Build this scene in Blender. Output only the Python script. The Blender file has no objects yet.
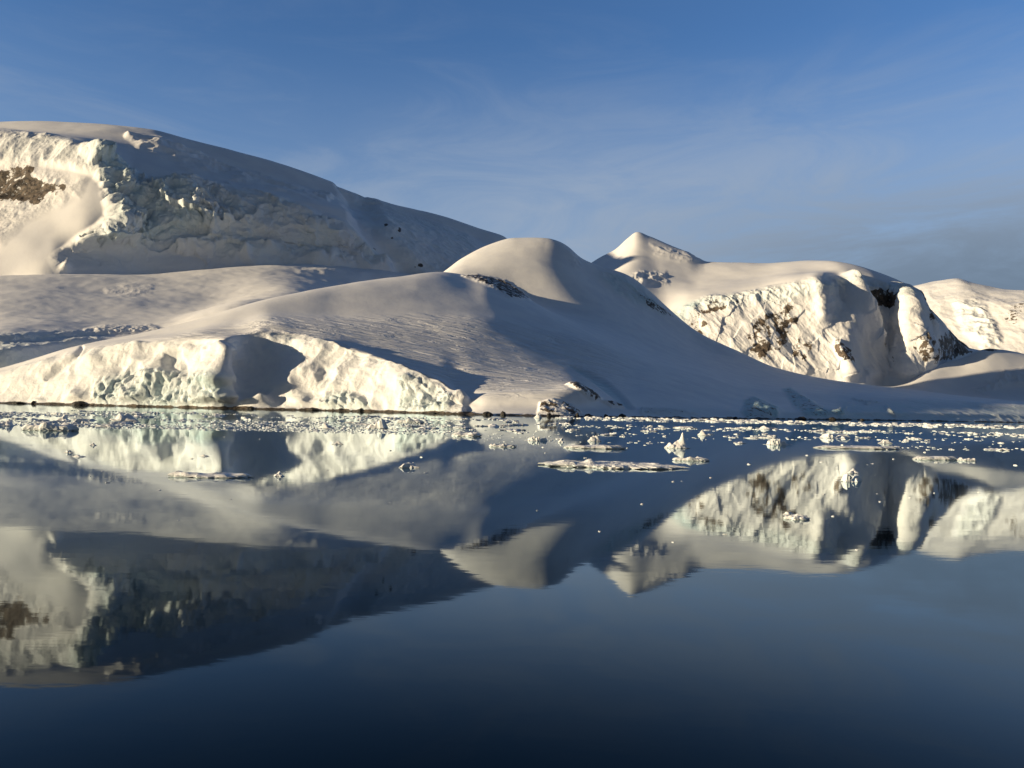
import bpy, math, random
import numpy as np
from mathutils import Matrix, Vector

R = math.radians
S = bpy.context.scene
COL = S.collection
rng = np.random.default_rng(7)
random.seed(7)

# ------------------------------------------------------------------ camera, sky, sun, exposure
FPX, W, H = 782.0, 1024.0, 768.0            # focal length in pixels, picture size
CAM_H = 8.0                                 # eye height above the water (deck of a ship)
PITCH, ROLL = R(1.795), R(1.175)

fw = np.array([0.0, math.cos(PITCH), math.sin(PITCH)])
r0 = np.array([1.0, 0.0, 0.0])
u0 = np.cross(r0, fw)
rt = r0 * math.cos(ROLL) + u0 * math.sin(ROLL)
up = np.cross(rt, fw)
cd = bpy.data.cameras.new('camera')
cam = bpy.data.objects.new('camera', cd)
COL.objects.link(cam)
cd.sensor_width = 36.0
cd.lens = 36.0 * FPX / W
cd.clip_start, cd.clip_end = 0.5, 200000.0
M = Matrix(((rt[0], up[0], -fw[0], 0), (rt[1], up[1], -fw[1], 0), (rt[2], up[2], -fw[2], CAM_H), (0, 0, 0, 1)))
cam.matrix_world = M
S.camera = cam

SUN_EL = R(6.8)
SUN_AZ = math.atan2(-0.952, -0.306)         # compass angle from +Y, clockwise: to the left, a little behind the camera
sdir = np.array([math.sin(SUN_AZ) * math.cos(SUN_EL), math.cos(SUN_AZ) * math.cos(SUN_EL), math.sin(SUN_EL)])
sl = bpy.data.lights.new('sun', 'SUN')
sl.energy = 5.0
sl.angle = R(0.6)
sl.color = (1.0, 0.79, 0.50)
so = bpy.data.objects.new('sun', sl)
COL.objects.link(so)
so.rotation_euler = Vector((-sdir[0], -sdir[1], -sdir[2])).to_track_quat('-Z', 'Y').to_euler()

S.view_settings.view_transform = 'Standard'
S.view_settings.look = 'None'
S.view_settings.exposure = 0.50
S.view_settings.gamma = 1.0

wd = bpy.data.worlds.new('World')
S.world = wd
wd.use_nodes = True
nt = wd.node_tree
nt.nodes.clear()


def N(t, kind, **kw):
    n = t.nodes.new(kind)
    for k, v in kw.items():
        if k.startswith('i_'):
            n.inputs[k[2:].replace('_', ' ')].default_value = v
        else:
            setattr(n, k, v)
    return n


def math_node(t, op, a, b=None, clamp=False):
    n = t.nodes.new('ShaderNodeMath')
    n.operation = op
    n.use_clamp = clamp
    for i, x in enumerate((a, b)):
        if x is None:
            continue
        if isinstance(x, (int, float)):
            n.inputs[i].default_value = x
        else:
            t.links.new(x, n.inputs[i])
    return n.outputs[0]


def maprange(t, v, a, b, c=0.0, d=1.0):
    n = t.nodes.new('ShaderNodeMapRange')
    n.interpolation_type = 'SMOOTHSTEP'
    t.links.new(v, n.inputs[0])
    for i, x in enumerate((a, b, c, d)):
        n.inputs[i + 1].default_value = x
    return n.outputs[0]


def mix_col(t, fac, a, b):
    n = t.nodes.new('ShaderNodeMix')
    n.data_type = 'RGBA'
    n.clamp_factor = True
    if isinstance(fac, (int, float)):
        n.inputs[0].default_value = fac
    else:
        t.links.new(fac, n.inputs[0])
    for i, x in ((6, a), (7, b)):
        if isinstance(x, tuple):
            n.inputs[i].default_value = x if len(x) == 4 else x + (1.0,)
        else:
            t.links.new(x, n.inputs[i])
    return n.outputs[2]


sky = N(nt, 'ShaderNodeTexSky', sky_type='NISHITA', sun_disc=False)
sky.sun_elevation = SUN_EL
sky.sun_rotation = SUN_AZ
sky.altitude = 0.0
sky.air_density = 1.0
sky.dust_density = 0.3
sky.ozone_density = 1.6
tc = N(nt, 'ShaderNodeTexCoord')
sep = N(nt, 'ShaderNodeSeparateXYZ')
nt.links.new(tc.outputs['Generated'], sep.inputs[0])
# thin veils of cloud, stretched along the horizon
mp = N(nt, 'ShaderNodeMapping')
mp.inputs['Scale'].default_value = (2.2, 2.2, 9.0)
mp.inputs['Rotation'].default_value = (0.0, R(24), 0.0)
nt.links.new(tc.outputs['Generated'], mp.inputs[0])
cn = N(nt, 'ShaderNodeTexNoise', i_Scale=1.9, i_Detail=9.0, i_Roughness=0.64, i_Distortion=0.9)
nt.links.new(mp.outputs[0], cn.inputs['Vector'])
veil = maprange(nt, cn.outputs[0], 0.42, 0.80)
bank_x = maprange(nt, sep.outputs[0], -0.05, 0.50)          # a grey bank low on the right
bank_z = maprange(nt, sep.outputs[2], 0.31, 0.14)
bank = math_node(nt, 'MULTIPLY', bank_x, bank_z)
bank = math_node(nt, 'MULTIPLY', bank, maprange(nt, cn.outputs[0], 0.15, 0.62))
vz = maprange(nt, sep.outputs[2], 0.62, 0.15)
veil = math_node(nt, 'MULTIPLY', veil, vz)
clear = N(nt, 'ShaderNodeMix', data_type='RGBA', blend_type='MULTIPLY')
clear.inputs[0].default_value = 1.0
clear.inputs[7].default_value = (0.64, 0.95, 1.49, 1.0)      # crisp polar blue
nt.links.new(sky.outputs[0], clear.inputs[6])
c1 = mix_col(nt, math_node(nt, 'MULTIPLY', veil, 0.3), clear.outputs[2], (2.3, 2.7, 3.4))
# pale haze low over the range, thicker to the right
hz_f = math_node(nt, 'MULTIPLY', maprange(nt, sep.outputs[2], 0.44, 0.20), maprange(nt, sep.outputs[0], -0.45, 0.15, 0.40, 0.97))
hz_f = math_node(nt, 'MULTIPLY', hz_f, maprange(nt, sep.outputs[1], 0.0, 0.6))
hz_f = math_node(nt, 'MULTIPLY', hz_f, maprange(nt, cn.outputs[0], 0.3, 0.65, 0.62, 1.0))
c1 = mix_col(nt, hz_f, c1, (2.45, 3.0, 3.85))
c2 = mix_col(nt, math_node(nt, 'MULTIPLY', bank, 0.85), c1, (1.0, 1.45, 2.05))
# slate-blue sky added out of view, behind and overhead, dimming fill in the shade
fill_dimmer = math_node(nt, 'MULTIPLY', math_node(nt, 'MAXIMUM', maprange(nt, sep.outputs[1], 0.10, -0.35), maprange(nt, sep.outputs[2], 0.52, 0.85)), maprange(nt, cn.outputs[0], 0.1, 0.5, 0.5, 1.0))
c2 = mix_col(nt, math_node(nt, 'MULTIPLY', fill_dimmer, 0.9), c2, (0.24, 0.32, 0.44))
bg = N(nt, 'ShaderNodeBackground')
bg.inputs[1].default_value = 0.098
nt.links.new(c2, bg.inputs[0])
wo = N(nt, 'ShaderNodeOutputWorld')
nt.links.new(bg.outputs[0], wo.inputs[0])
S.cycles.max_bounces = 6
S.cycles.diffuse_bounces = 3
S.cycles.use_adaptive_sampling = True


# ------------------------------------------------------------------ small numeric helpers
def pix(u, v, Y):
    """world point seen at pixel (u, v) at forward distance Y"""
    u, v, Y = np.broadcast_arrays(np.asarray(u, float), np.asarray(v, float), np.asarray(Y, float))
    d = fw + rt * ((u - W / 2) / FPX)[..., None] - up * ((v - H / 2) / FPX)[..., None]
    return np.array([0, 0, CAM_H]) + d * (Y / d[..., 1])[..., None]


def to_pix(P):
    q = P - np.array([0, 0, CAM_H])
    z = np.maximum(q @ fw, 1.0)
    return W / 2 + FPX * (q @ rt) / z, H / 2 - FPX * (q @ up) / z


def horizon(u):
    return 398.0 + 0.0205 * u


def on_water(u, v):
    d = fw + rt * ((u - W / 2) / FPX) - up * ((v - H / 2) / FPX)
    t = -CAM_H / d[2]
    return d[0] * t, d[1] * t


_p = np.random.default_rng(3).permutation(256).astype(np.int64)
PERM = np.concatenate([_p, _p, _p])
_g = np.random.default_rng(4).normal(size=(256, 3))
GRAD = (_g / np.linalg.norm(_g, axis=1)[:, None]).astype(np.float32)


def perlin(x, y, z):
    xi, yi, zi = np.floor(x).astype(np.int64), np.floor(y).astype(np.int64), np.floor(z).astype(np.int64)
    xf, yf, zf = (x - xi).astype(np.float32), (y - yi).astype(np.float32), (z - zi).astype(np.float32)
    f = lambda t: t * t * t * (t * (t * 6 - 15) + 10)
    U, V, Wt = f(xf), f(yf), f(zf)
    xi &= 255; yi &= 255; zi &= 255

    def g(a, b, c):
        h = PERM[PERM[PERM[xi + a] + yi + b] + zi + c] & 255
        G = GRAD[h]
        return G[..., 0] * (xf - a) + G[..., 1] * (yf - b) + G[..., 2] * (zf - c)
    l = lambda t, a, b: a + t * (b - a)
    return 1.5 * l(Wt, l(V, l(U, g(0, 0, 0), g(1, 0, 0)), l(U, g(0, 1, 0), g(1, 1, 0))),
                   l(V, l(U, g(0, 0, 1), g(1, 0, 1)), l(U, g(0, 1, 1), g(1, 1, 1))))


def fbm(P, scale, octs=4, gain=0.5, lac=2.03, off=0.0, st=(1, 1, 1), ridged=False):
    x, y, z = (P[..., i] * (st[i] / scale) + off * (1.7 + i) for i in range(3))
    out = np.zeros(P.shape[:-1], np.float32)
    a, tot = 1.0, 0.0
    for o in range(octs):
        n = perlin(x, y, z)
        if ridged:
            n = 1.0 - 2.0 * np.abs(n)
        out += a * n
        tot += a
        a *= gain
        x, y, z = x * lac + 17.3, y * lac + 5.1, z * lac + 9.7
    return out / tot


def cells(P, scale, off=0, st=(1, 1, 1)):
    """worley: distance to nearest and second nearest feature, and the nearest cell's random number"""
    Q = np.stack([P[..., i] * (st[i] / scale) for i in range(3)], -1) + off
    I = np.floor(Q).astype(np.int64)
    f1 = np.full(Q.shape[:-1], 9.0, np.float32)
    f2 = f1.copy()
    idn = np.zeros_like(f1)
    for dx in (-1, 0, 1):
        for dy in (-1, 0, 1):
            for dz in (-1, 0, 1):
                C = I + np.array([dx, dy, dz])
                h = PERM[PERM[PERM[C[..., 0] & 255] + (C[..., 1] & 255)] + (C[..., 2] & 255)] & 255
                J = np.stack([h / 256.0, PERM[h + 31] / 256.0, PERM[h + 91] / 256.0], -1)
                d = np.sqrt((((C + J) - Q) ** 2).sum(-1)).astype(np.float32)
                near = d < f1
                f2 = np.where(near, f1, np.minimum(f2, d))
                idn = np.where(near, PERM[h + 160] / 256.0, idn)
                f1 = np.minimum(f1, d)
    return f1, f2, idn


def sstep(a, b, x):
    t = np.clip((x - a) / (b - a), 0, 1)
    return t * t * (3 - 2 * t)


def pchip(x, y, xq):
    x, y = np.asarray(x, float), np.asarray(y, float)
    h = np.diff(x)
    d = np.diff(y) / h
    m = np.zeros_like(y)
    m[0], m[-1] = d[0], d[-1]
    for i in range(1, len(x) - 1):
        if d[i - 1] * d[i] > 0:
            w1, w2 = 2 * h[i] + h[i - 1], h[i] + 2 * h[i - 1]
            m[i] = (w1 + w2) / (w1 / d[i - 1] + w2 / d[i])
    xq = np.clip(xq, x[0], x[-1])
    i = np.clip(np.searchsorted(x, xq) - 1, 0, len(x) - 2)
    t = (xq - x[i]) / h[i]
    return ((2 * t**3 - 3 * t**2 + 1) * y[i] + (t**3 - 2 * t**2 + t) * h[i] * m[i]
            + (-2 * t**3 + 3 * t**2) * y[i + 1] + (t**3 - t**2) * h[i] * m[i + 1])


def pchip_rows(Yk, tq):
    """Yk: (K, n) knots at t = 0..K-1, monotone cubic along axis 0"""
    d = np.diff(Yk, axis=0)
    m = np.zeros_like(Yk)
    m[0], m[-1] = d[0], d[-1]
    a, b = d[:-1], d[1:]
    ok = a * b > 0
    with np.errstate(divide='ignore', invalid='ignore'):
        m[1:-1] = np.where(ok, 2 * a * b / np.where(ok, a + b, 1), 0)
    i = np.clip(np.floor(tq).astype(int), 0, Yk.shape[0] - 2)
    t = (tq - i)[:, None]
    return ((2 * t**3 - 3 * t**2 + 1) * Yk[i] + (t**3 - 2 * t**2 + t) * m[i]
            + (-2 * t**3 + 3 * t**2) * Yk[i + 1] + (t**3 - t**2) * m[i + 1])


def blur(A, sr, sc):
    for ax, s in ((0, sr), (1, sc)):
        if s <= 0:
            continue
        k = int(3 * s) + 1
        w = np.exp(-0.5 * (np.arange(-k, k + 1) / s) ** 2)
        w /= w.sum()
        pad = [(0, 0), (0, 0)]
        pad[ax] = (k, k)
        B = np.pad(A, pad, mode='reflect', reflect_type='odd')
        out = np.zeros_like(A)
        for j in range(2 * k + 1):
            sl_ = [slice(None), slice(None)]
            sl_[ax] = slice(j, j + A.shape[ax])
            out += w[j] * B[tuple(sl_)]
        A = out
    return A


def pmask(u, v, poly, soft, wob=None):
    """soft inside-mask of a polygon; wob is added to the signed distance"""
    poly = np.asarray(poly, float)
    x0, y0 = poly.min(0) - 4 * soft - 20
    x1, y1 = poly.max(0) + 4 * soft + 20
    out = np.zeros(u.shape, np.float32)
    sel = (u > x0) & (u < x1) & (v > y0) & (v < y1)
    if not sel.any():
        return out
    U, V = u[sel], v[sel]
    dist = np.full(U.shape, 1e9)
    ins = np.zeros(U.shape, bool)
    for (ax, ay), (bx, by) in zip(poly, np.roll(poly, -1, 0)):
        ex, ey = bx - ax, by - ay
        t = np.clip(((U - ax) * ex + (V - ay) * ey) / (ex * ex + ey * ey + 1e-9), 0, 1)
        dist = np.minimum(dist, np.hypot(U - ax - t * ex, V - ay - t * ey))
        c = (ay > V) != (by > V)
        ins ^= c & (U < ex * (V - ay) / (ey if abs(ey) > 1e-9 else 1e-9) + ax)
    sd = np.where(ins, dist, -dist)
    if wob is not None:
        sd = sd + wob[sel]
    out[sel] = sstep(-soft, soft, sd)
    return out


def interp_line(pts, a):
    """pts: (u, v, Y) -> height and distance as functions of the bearing a = X / Y"""
    pts = np.asarray(pts, float)
    P = pix(pts[:, 0], pts[:, 1], pts[:, 2])
    aa = P[:, 0] / P[:, 1]
    return pchip(aa, P[:, 2], a), pchip(aa, P[:, 1], a)


def line(uv, uY):
    """combine two polylines, heights (u, v) and distances (u, Y), into (u, v, Y) points"""
    uv, uY = np.asarray(uv, float), np.asarray(uY, float)
    us = np.unique(np.concatenate([uv[:, 0], uY[:, 0]]))
    return np.stack([us, pchip(uv[:, 0], uv[:, 1], us), pchip(uY[:, 0], uY[:, 1], us)], 1)


def sheet(lines, ua, ub, nc, rows, smooth=(2.0, 3.0)):
    """a terrain surface through the guide lines, nearest first; returns a grid of points (rows, cols, 3)"""
    a = np.linspace((ua - W / 2) / FPX, (ub - W / 2) / FPX, nc)
    Zs, Ys = [], []
    for l in lines:
        if isinstance(l, tuple):                      # ('z', height, offset, base line)
            z, y = interp_line(l[3], a)
            Zs.append(np.full_like(a, l[1])); Ys.append(y + l[2])
        else:
            z, y = interp_line(l, a)
            Zs.append(z); Ys.append(y)
    Zk, Yk = np.array(Zs), np.array(Ys)
    for k in range(1, len(Yk)):
        Yk[k] = np.maximum(Yk[k], Yk[k - 1] + 3.0)
    tq = np.concatenate([k + np.linspace(0, 1, n, endpoint=False) for k, n in enumerate(rows)] + [[len(rows)]])
    Y, Z = pchip_rows(Yk, tq), pchip_rows(Zk, tq)
    Y, Z = blur(Y, *smooth), blur(Z, *smooth)
    return np.stack([a[None, :] * Y, Y, Z], -1)


def normals(P):
    du = np.gradient(P, axis=1)
    dv = np.gradient(P, axis=0)
    n = np.cross(du, dv)
    n /= np.linalg.norm(n, axis=-1)[..., None] + 1e-9
    return n


def grid_mesh(name, P, mat, attrs=None):
    nr, nc = P.shape[:2]
    me = bpy.data.meshes.new(name)
    me.vertices.add(nr * nc)
    me.vertices.foreach_set('co', P.reshape(-1).astype(np.float32))
    i = np.arange(nr * nc).reshape(nr, nc)
    q = np.stack([i[:-1, :-1], i[:-1, 1:], i[1:, 1:], i[1:, :-1]], -1).reshape(-1, 4)
    nf = len(q)
    me.loops.add(nf * 4)
    me.polygons.add(nf)
    me.loops.foreach_set('vertex_index', q.reshape(-1).astype(np.int32))
    me.polygons.foreach_set('loop_start', np.arange(0, nf * 4, 4, dtype=np.int32))
    me.polygons.foreach_set('use_smooth', np.ones(nf, bool))
    me.update()
    for k, A in (attrs or {}).items():
        at = me.attributes.new(k, 'FLOAT', 'POINT')
        at.data.foreach_set('value', A.reshape(-1).astype(np.float32))
    me.materials.append(mat)
    o = bpy.data.objects.new(name, me)
    COL.objects.link(o)
    return o


def tag(o, label, cat, group=None, kind=None):
    o['label'] = label
    o['category'] = cat
    if group:
        o['group'] = group
    if kind:
        o['kind'] = kind
    return o


# ------------------------------------------------------------------ materials
def snow_material(name, fine, streak=0.0, bump=0.35):
    """snow with bare rock and blue glacier ice where the mesh says so; fine = size of the smallest relief in metres"""
    m = bpy.data.materials.new(name)
    m.use_nodes = True
    t = m.node_tree
    bs = t.nodes['Principled BSDF']
    geo = N(t, 'ShaderNodeNewGeometry')
    at_r = N(t, 'ShaderNodeAttribute', attribute_name='rock')
    at_i = N(t, 'ShaderNodeAttribute', attribute_name='ice')
    at_s = N(t, 'ShaderNodeAttribute', attribute_name='rough')
    n1 = N(t, 'ShaderNodeTexNoise', i_Scale=1.0 / (fine * 5), i_Detail=9.0, i_Roughness=0.68)
    t.links.new(geo.outputs['Position'], n1.inputs['Vector'])
    n2 = N(t, 'ShaderNodeTexNoise', i_Scale=1.0 / (fine * 22), i_Detail=3.0, i_Roughness=0.5)
    t.links.new(geo.outputs['Position'], n2.inputs['Vector'])
    # rock breaks through the snow in patches
    nr_ = N(t, 'ShaderNodeTexNoise', i_Scale=1.0 / (fine * 5.0), i_Detail=9.0, i_Roughness=0.66)
    t.links.new(geo.outputs['Position'], nr_.inputs['Vector'])
    e = math_node(t, 'ADD', at_r.outputs['Fac'], math_node(t, 'MULTIPLY', math_node(t, 'SUBTRACT', nr_.outputs[0], 0.5), 2.0))
    rock = maprange(t, e, 0.47, 0.58)
    n3 = N(t, 'ShaderNodeTexNoise', i_Scale=1.0 / (fine * 2.5), i_Detail=5.0, i_Roughness=0.7)
    t.links.new(geo.outputs['Position'], n3.inputs['Vector'])
    rc = mix_col(t, maprange(t, n3.outputs[0], 0.35, 0.65), (0.020, 0.018, 0.018), (0.17, 0.135, 0.105))
    sc = mix_col(t, maprange(t, n2.outputs[0], 0.35, 0.65), (0.79, 0.80, 0.83), (0.86, 0.865, 0.875))
    ic = mix_col(t, maprange(t, n1.outputs[0], 0.3, 0.7), (0.30, 0.52, 0.58), (0.60, 0.76, 0.79))
    sc = mix_col(t, math_node(t, 'MULTIPLY', at_i.outputs['Fac'], maprange(t, n2.outputs[0], 0.3, 0.6, 0.45, 1.0)), sc, ic)
    t.links.new(mix_col(t, rock, sc, rc), bs.inputs['Base Color'])
    bs.inputs['Roughness'].default_value = 0.62
    bs.inputs['Specular IOR Level'].default_value = 0.25
    # relief
    amt = math_node(t, 'ADD', math_node(t, 'MULTIPLY', at_s.outputs['Fac'], 1.6), 0.10)
    hgt = math_node(t, 'MULTIPLY', n1.outputs[0], amt)
    if streak:
        mpp = N(t, 'ShaderNodeMapping')
        mpp.inputs['Rotation'].default_value = (0, 0, R(-28))
        mpp.inputs['Scale'].default_value = (1.0 / 70, 1.0 / 17, 1.0 / 50)
        t.links.new(geo.outputs['Position'], mpp.inputs[0])
        ns = N(t, 'ShaderNodeTexNoise', i_Scale=1.0, i_Detail=5.0, i_Roughness=0.6, i_Distortion=0.9)
        t.links.new(mpp.outputs[0], ns.inputs['Vector'])
        at_w = N(t, 'ShaderNodeAttribute', attribute_name='wind')
        hgt = math_node(t, 'ADD', hgt, math_node(t, 'MULTIPLY', math_node(t, 'MULTIPLY', ns.outputs[0], at_w.outputs['Fac']), streak))
    b = N(t, 'ShaderNodeBump')
    b.inputs['Strength'].default_value = bump
    b.inputs['Distance'].default_value = fine * 3
    t.links.new(hgt, b.inputs['Height'])
    t.links.new(b.outputs[0], bs.inputs['Normal'])
    return m


m_hill = snow_material('wind_packed_snow', 2.2, streak=9.0, bump=0.5)
m_mtn = snow_material('mountain_snow', 7.0)
m_far = snow_material('far_mountain_snow', 7.0)


# ------------------------------------------------------------------ water
def make_water():
    m = bpy.data.materials.new('sea_water')
    m.use_nodes = True
    t = m.node_tree
    t.nodes.remove(t.nodes['Principled BSDF'])
    out = t.nodes['Material Output']
    deep = N(t, 'ShaderNodeBsdfDiffuse')
    deep.inputs[0].default_value = (0.002, 0.007, 0.014, 1)
    glo = N(t, 'ShaderNodeBsdfGlossy')
    glo.inputs['Roughness'].default_value = 0.03
    glo.inputs[0].default_value = (0.84, 0.95, 1.0, 1)
    lw = N(t, 'ShaderNodeLayerWeight')
    lw.inputs['Blend'].default_value = 0.5
    # reflectance of faintly rippled water: near mirror when grazing, dropping fast as the look gets steeper
    c = math_node(t, 'SUBTRACT', 1.0, lw.outputs['Facing'])
    c = math_node(t, 'MULTIPLY', math_node(t, 'MULTIPLY', c, c), -19.5)
    refl = math_node(t, 'ADD', math_node(t, 'MULTIPLY', math_node(t, 'EXPONENT', c), 0.91), 0.006)
    mx = N(t, 'ShaderNodeMixShader')
    t.links.new(refl, mx.inputs[0])
    t.links.new(deep.outputs[0], mx.inputs[1])
    t.links.new(glo.outputs[0], mx.inputs[2])
    t.links.new(mx.outputs[0], out.inputs['Surface'])
    geo = N(t, 'ShaderNodeNewGeometry')
    mp_ = N(t, 'ShaderNodeMapping')
    mp_.inputs['Scale'].default_value = (0.35, 0.9, 1.0)
    t.links.new(geo.outputs['Position'], mp_.inputs[0])
    a = N(t, 'ShaderNodeTexNoise', i_Scale=0.9, i_Detail=3.0, i_Roughness=0.5)
    b = N(t, 'ShaderNodeTexNoise', i_Scale=0.06, i_Detail=2.0, i_Roughness=0.5)
    t.links.new(mp_.outputs[0], a.inputs['Vector'])
    t.links.new(mp_.outputs[0], b.inputs['Vector'])
    hsum = math_node(t, 'ADD', math_node(t, 'MULTIPLY', a.outputs[0], 0.0025), math_node(t, 'MULTIPLY', b.outputs[0], 0.014))
    bp = N(t, 'ShaderNodeBump')
    bp.inputs['Strength'].default_value = 1.0
    bp.inputs['Distance'].default_value = 1.0
    t.links.new(hsum, bp.inputs['Height'])
    t.links.new(bp.outputs[0], glo.inputs['Normal'])
    me = bpy.data.meshes.new('water')
    E = 60000.0
    me.from_pydata([(-E, -E, 0), (E, -E, 0), (E, E, 0), (-E, E, 0)], [], [(0, 1, 2, 3)])
    me.materials.append(m)
    o = bpy.data.objects.new('water', me)
    COL.objects.link(o)
    tag(o, 'calm dark blue sea mirroring the snowy mountains', 'sea', kind='structure')


make_water()


# ------------------------------------------------------------------ front hill with its ice cliff, dome and right shore
SHORE_Y = [(-500, 1650), (-100, 1260), (0, 1190), (100, 1125), (200, 1070), (214, 1060), (236, 1066), (255, 1058), (280, 1052), (300, 1050), (350, 1025), (400, 985), (440, 945), (465, 925), (485, 906), (520, 900), (560, 908), (600, 945),
           (640, 985), (768, 1190), (880, 1380), (1024, 1560), (1200, 1750), (1500, 2050)]


def make_front_hill():
    hz = lambda u: horizon(u)
    shore = np.array([(u, 0, y) for u, y in SHORE_Y], float)
    shore[:, 1] = horizon(shore[:, 0]) + CAM_H * FPX / shore[:, 2]
    face = line([(-500, 402), (-100, 398), (0, 389), (50, 382), (100, 376), (150, 373), (200, 369), (226, 366), (245, 376), (300, 376), (350, 384), (400, 394),
                 (440, 402), (465, 411), (500, 411.5), (560, 411), (600, 413), (640, 415.5), (768, 417.6), (900, 419.3), (1024, 420.7), (1500, 430.5)],
                [(-500, 1680), (-100, 1285), (0, 1215), (100, 1158), (150, 1130), (200, 1098), (228, 1074), (243, 1108), (270, 1106), (300, 1092), (350, 1062),
                 (400, 1006), (440, 962), (465, 942), (485, 922), (520, 916), (560, 924), (600, 965), (640, 1010), (768, 1195), (900, 1420), (1024, 1575), (1500, 2065)])
    lip = line([(-500, 400), (-100, 392), (0, 377), (40, 365), (80, 353), (120, 347), (160, 345), (200, 343), (224, 341), (240, 343), (262, 332), (300, 338),
                (333, 345), (365, 355), (400, 367), (440, 384), (455, 395), (465, 402.5), (478, 407.5), (520, 407.5), (560, 405), (600, 410), (640, 413), (768, 415.6),
                (900, 417.2), (1024, 418.8), (1500, 429.5)],
               [(-500, 1700), (-100, 1310), (0, 1242), (100, 1192), (150, 1165), (200, 1128), (230, 1096), (247, 1150), (270, 1182), (300, 1168), (350, 1108),
                (400, 1036), (440, 988), (465, 955), (485, 935), (520, 932), (560, 942), (600, 990), (640, 1035), (768, 1208), (900, 1435), (1024, 1590), (1500, 2080)])
    above = line([(-500, 398), (-100, 388), (0, 373), (40, 361), (80, 348.5), (120, 342), (160, 338.5), (200, 334), (240, 331), (270, 324), (300, 328), (333, 336),
                  (365, 347), (400, 359), (440, 376), (465, 395), (500, 396), (540, 394.5), (575, 393), (600, 400), (625, 405), (640, 408), (768, 412.2),
                  (900, 413.8), (1024, 416), (1500, 428.5)],
                 [(-500, 1715), (-100, 1330), (0, 1258), (100, 1215), (200, 1178), (240, 1200), (300, 1215), (350, 1175), (400, 1110), (440, 1050), (465, 985), (490, 962), (520, 958),
                  (575, 968), (600, 1015), (640, 1075), (768, 1225), (900, 1450), (1024, 1605), (1500, 2100)])
    mid = line([(-500, 397), (-100, 386), (0, 370.5), (80, 346), (160, 334.5), (200, 327), (240, 319), (270, 313), (300, 314), (350, 318), (400, 327), (440, 337),
                (480, 355), (520, 364), (560, 369), (600, 380), (640, 389), (700, 395), (768, 401.5), (900, 405.5), (1024, 411), (1500, 427)],
               [(-500, 1730), (-100, 1345), (0, 1275), (100, 1252), (200, 1255), (240, 1275), (300, 1313), (350, 1328), (400, 1316), (440, 1290), (480, 1223), (520, 1215), (560, 1233), (600, 1219), (640, 1221), (700, 1290), (768, 1430),
                (900, 1580), (1024, 1690), (1500, 2150)])
    crest = line([(-500, 396), (-100, 385), (0, 368), (20, 362.5), (60, 350.5), (100, 341), (150, 331), (200, 319), (250, 304.5), (300, 293), (350, 284), (400, 277.5),
                  (450, 273), (480, 276), (500, 282), (525, 297), (560, 321), (600, 343), (640, 361), (700, 377), (768, 389), (900, 397), (1024, 405), (1500, 425)],
                 [(-500, 1760), (-100, 1370), (0, 1300), (100, 1305), (200, 1350), (300, 1465), (350, 1580), (400, 1690), (450, 1800), (480, 1830), (500, 1830), (525, 1770), (560, 1640), (600, 1540),
                  (640, 1500), (700, 1560), (768, 1740), (900, 1850), (1024, 1930), (1500, 2250)])
    dip = line([(-500, 402), (-100, 394), (0, 384), (100, 364), (200, 345), (300, 320), (400, 303), (450, 288), (480, 285), (500, 290), (525, 299), (560, 309),
                (600, 324), (640, 343), (700, 364), (768, 381), (900, 394), (1024, 404), (1500, 424.5)],
               [(-500, 1900), (0, 1460), (100, 1490), (200, 1570), (300, 1740), (400, 2060), (450, 2170), (500, 2240), (560, 2200), (600, 2120), (640, 2060),
                (700, 2070), (768, 2120), (900, 2200), (1024, 2250), (1500, 2500)])
    low = line([(-500, 404), (-100, 398), (0, 392), (200, 365), (300, 340), (400, 303), (430, 286), (450, 274), (480, 266), (510, 263), (540, 264), (560, 269),
                (580, 278), (600, 287), (640, 309), (660, 322), (700, 346), (740, 361), (780, 374), (830, 383), (900, 391), (1024, 402.5), (1500, 424)],
               [(-500, 2100), (0, 2000), (200, 2050), (430, 2280), (480, 2350), (540, 2385), (560, 2392), (580, 2425), (600, 2478), (640, 2540), (700, 2590), (780, 2470), (900, 2520), (1024, 2550), (1500, 2700)])
    top = line([(-500, 404), (-100, 400), (0, 395), (200, 372), (300, 347), (400, 303), (425, 285), (440, 275), (465, 257), (490, 244.5), (515, 238), (545, 238),
                (560, 242), (572, 250), (580, 258), (600, 266), (625, 274), (640, 283), (655, 296), (668, 308), (700, 333), (740, 352), (780, 369), (830, 379.5),
                (900, 388.5), (1024, 401.5), (1500, 424)],
               [(-500, 2300), (0, 2200), (400, 2400), (440, 2470), (515, 2560), (545, 2562), (560, 2568), (580, 2602), (600, 2655), (640, 2720), (700, 2750), (780, 2750), (900, 2800), (1024, 2850), (1500, 3000)])
    back = top.copy()
    back[:, 1] += 110
    back[:, 2] += 140
    for l in (shore, face, lip, above, mid):
        l[:, 2] += np.interp(l[:, 0], [640, 768, 880, 1024, 1500], [0, 50, 110, 170, 220])
    shore[:, 1] = horizon(shore[:, 0]) + CAM_H * FPX / shore[:, 2]
    Q = [('z', -8.0, -45.0, shore), ('z', 0.0, 0.0, shore), face, lip, above, mid, crest, dip, low, top, back, ('z', -10.0, 400.0, top)]
    rows = [8, 55, 55, 30, 55, 70, 40, 40, 50, 30, 15]
    P = sheet(Q, -450, 1450, 1900, rows, smooth=(2.2, 3.0))
    soft = sheet(Q, -450, 1450, 1900, rows, smooth=(8.0, 16.0))
    u, v = to_pix(P)
    k = pmask(u, v, [(335, 300), (420, 290), (470, 296), (520, 315), (600, 350), (610, 376), (560, 372), (500, 362), (440, 345), (380, 330)], 14)[..., None]
    P = P * (1 - k) + soft * k
    soft2 = sheet(Q, -450, 1450, 1900, rows, smooth=(3.0, 13.0))
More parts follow.
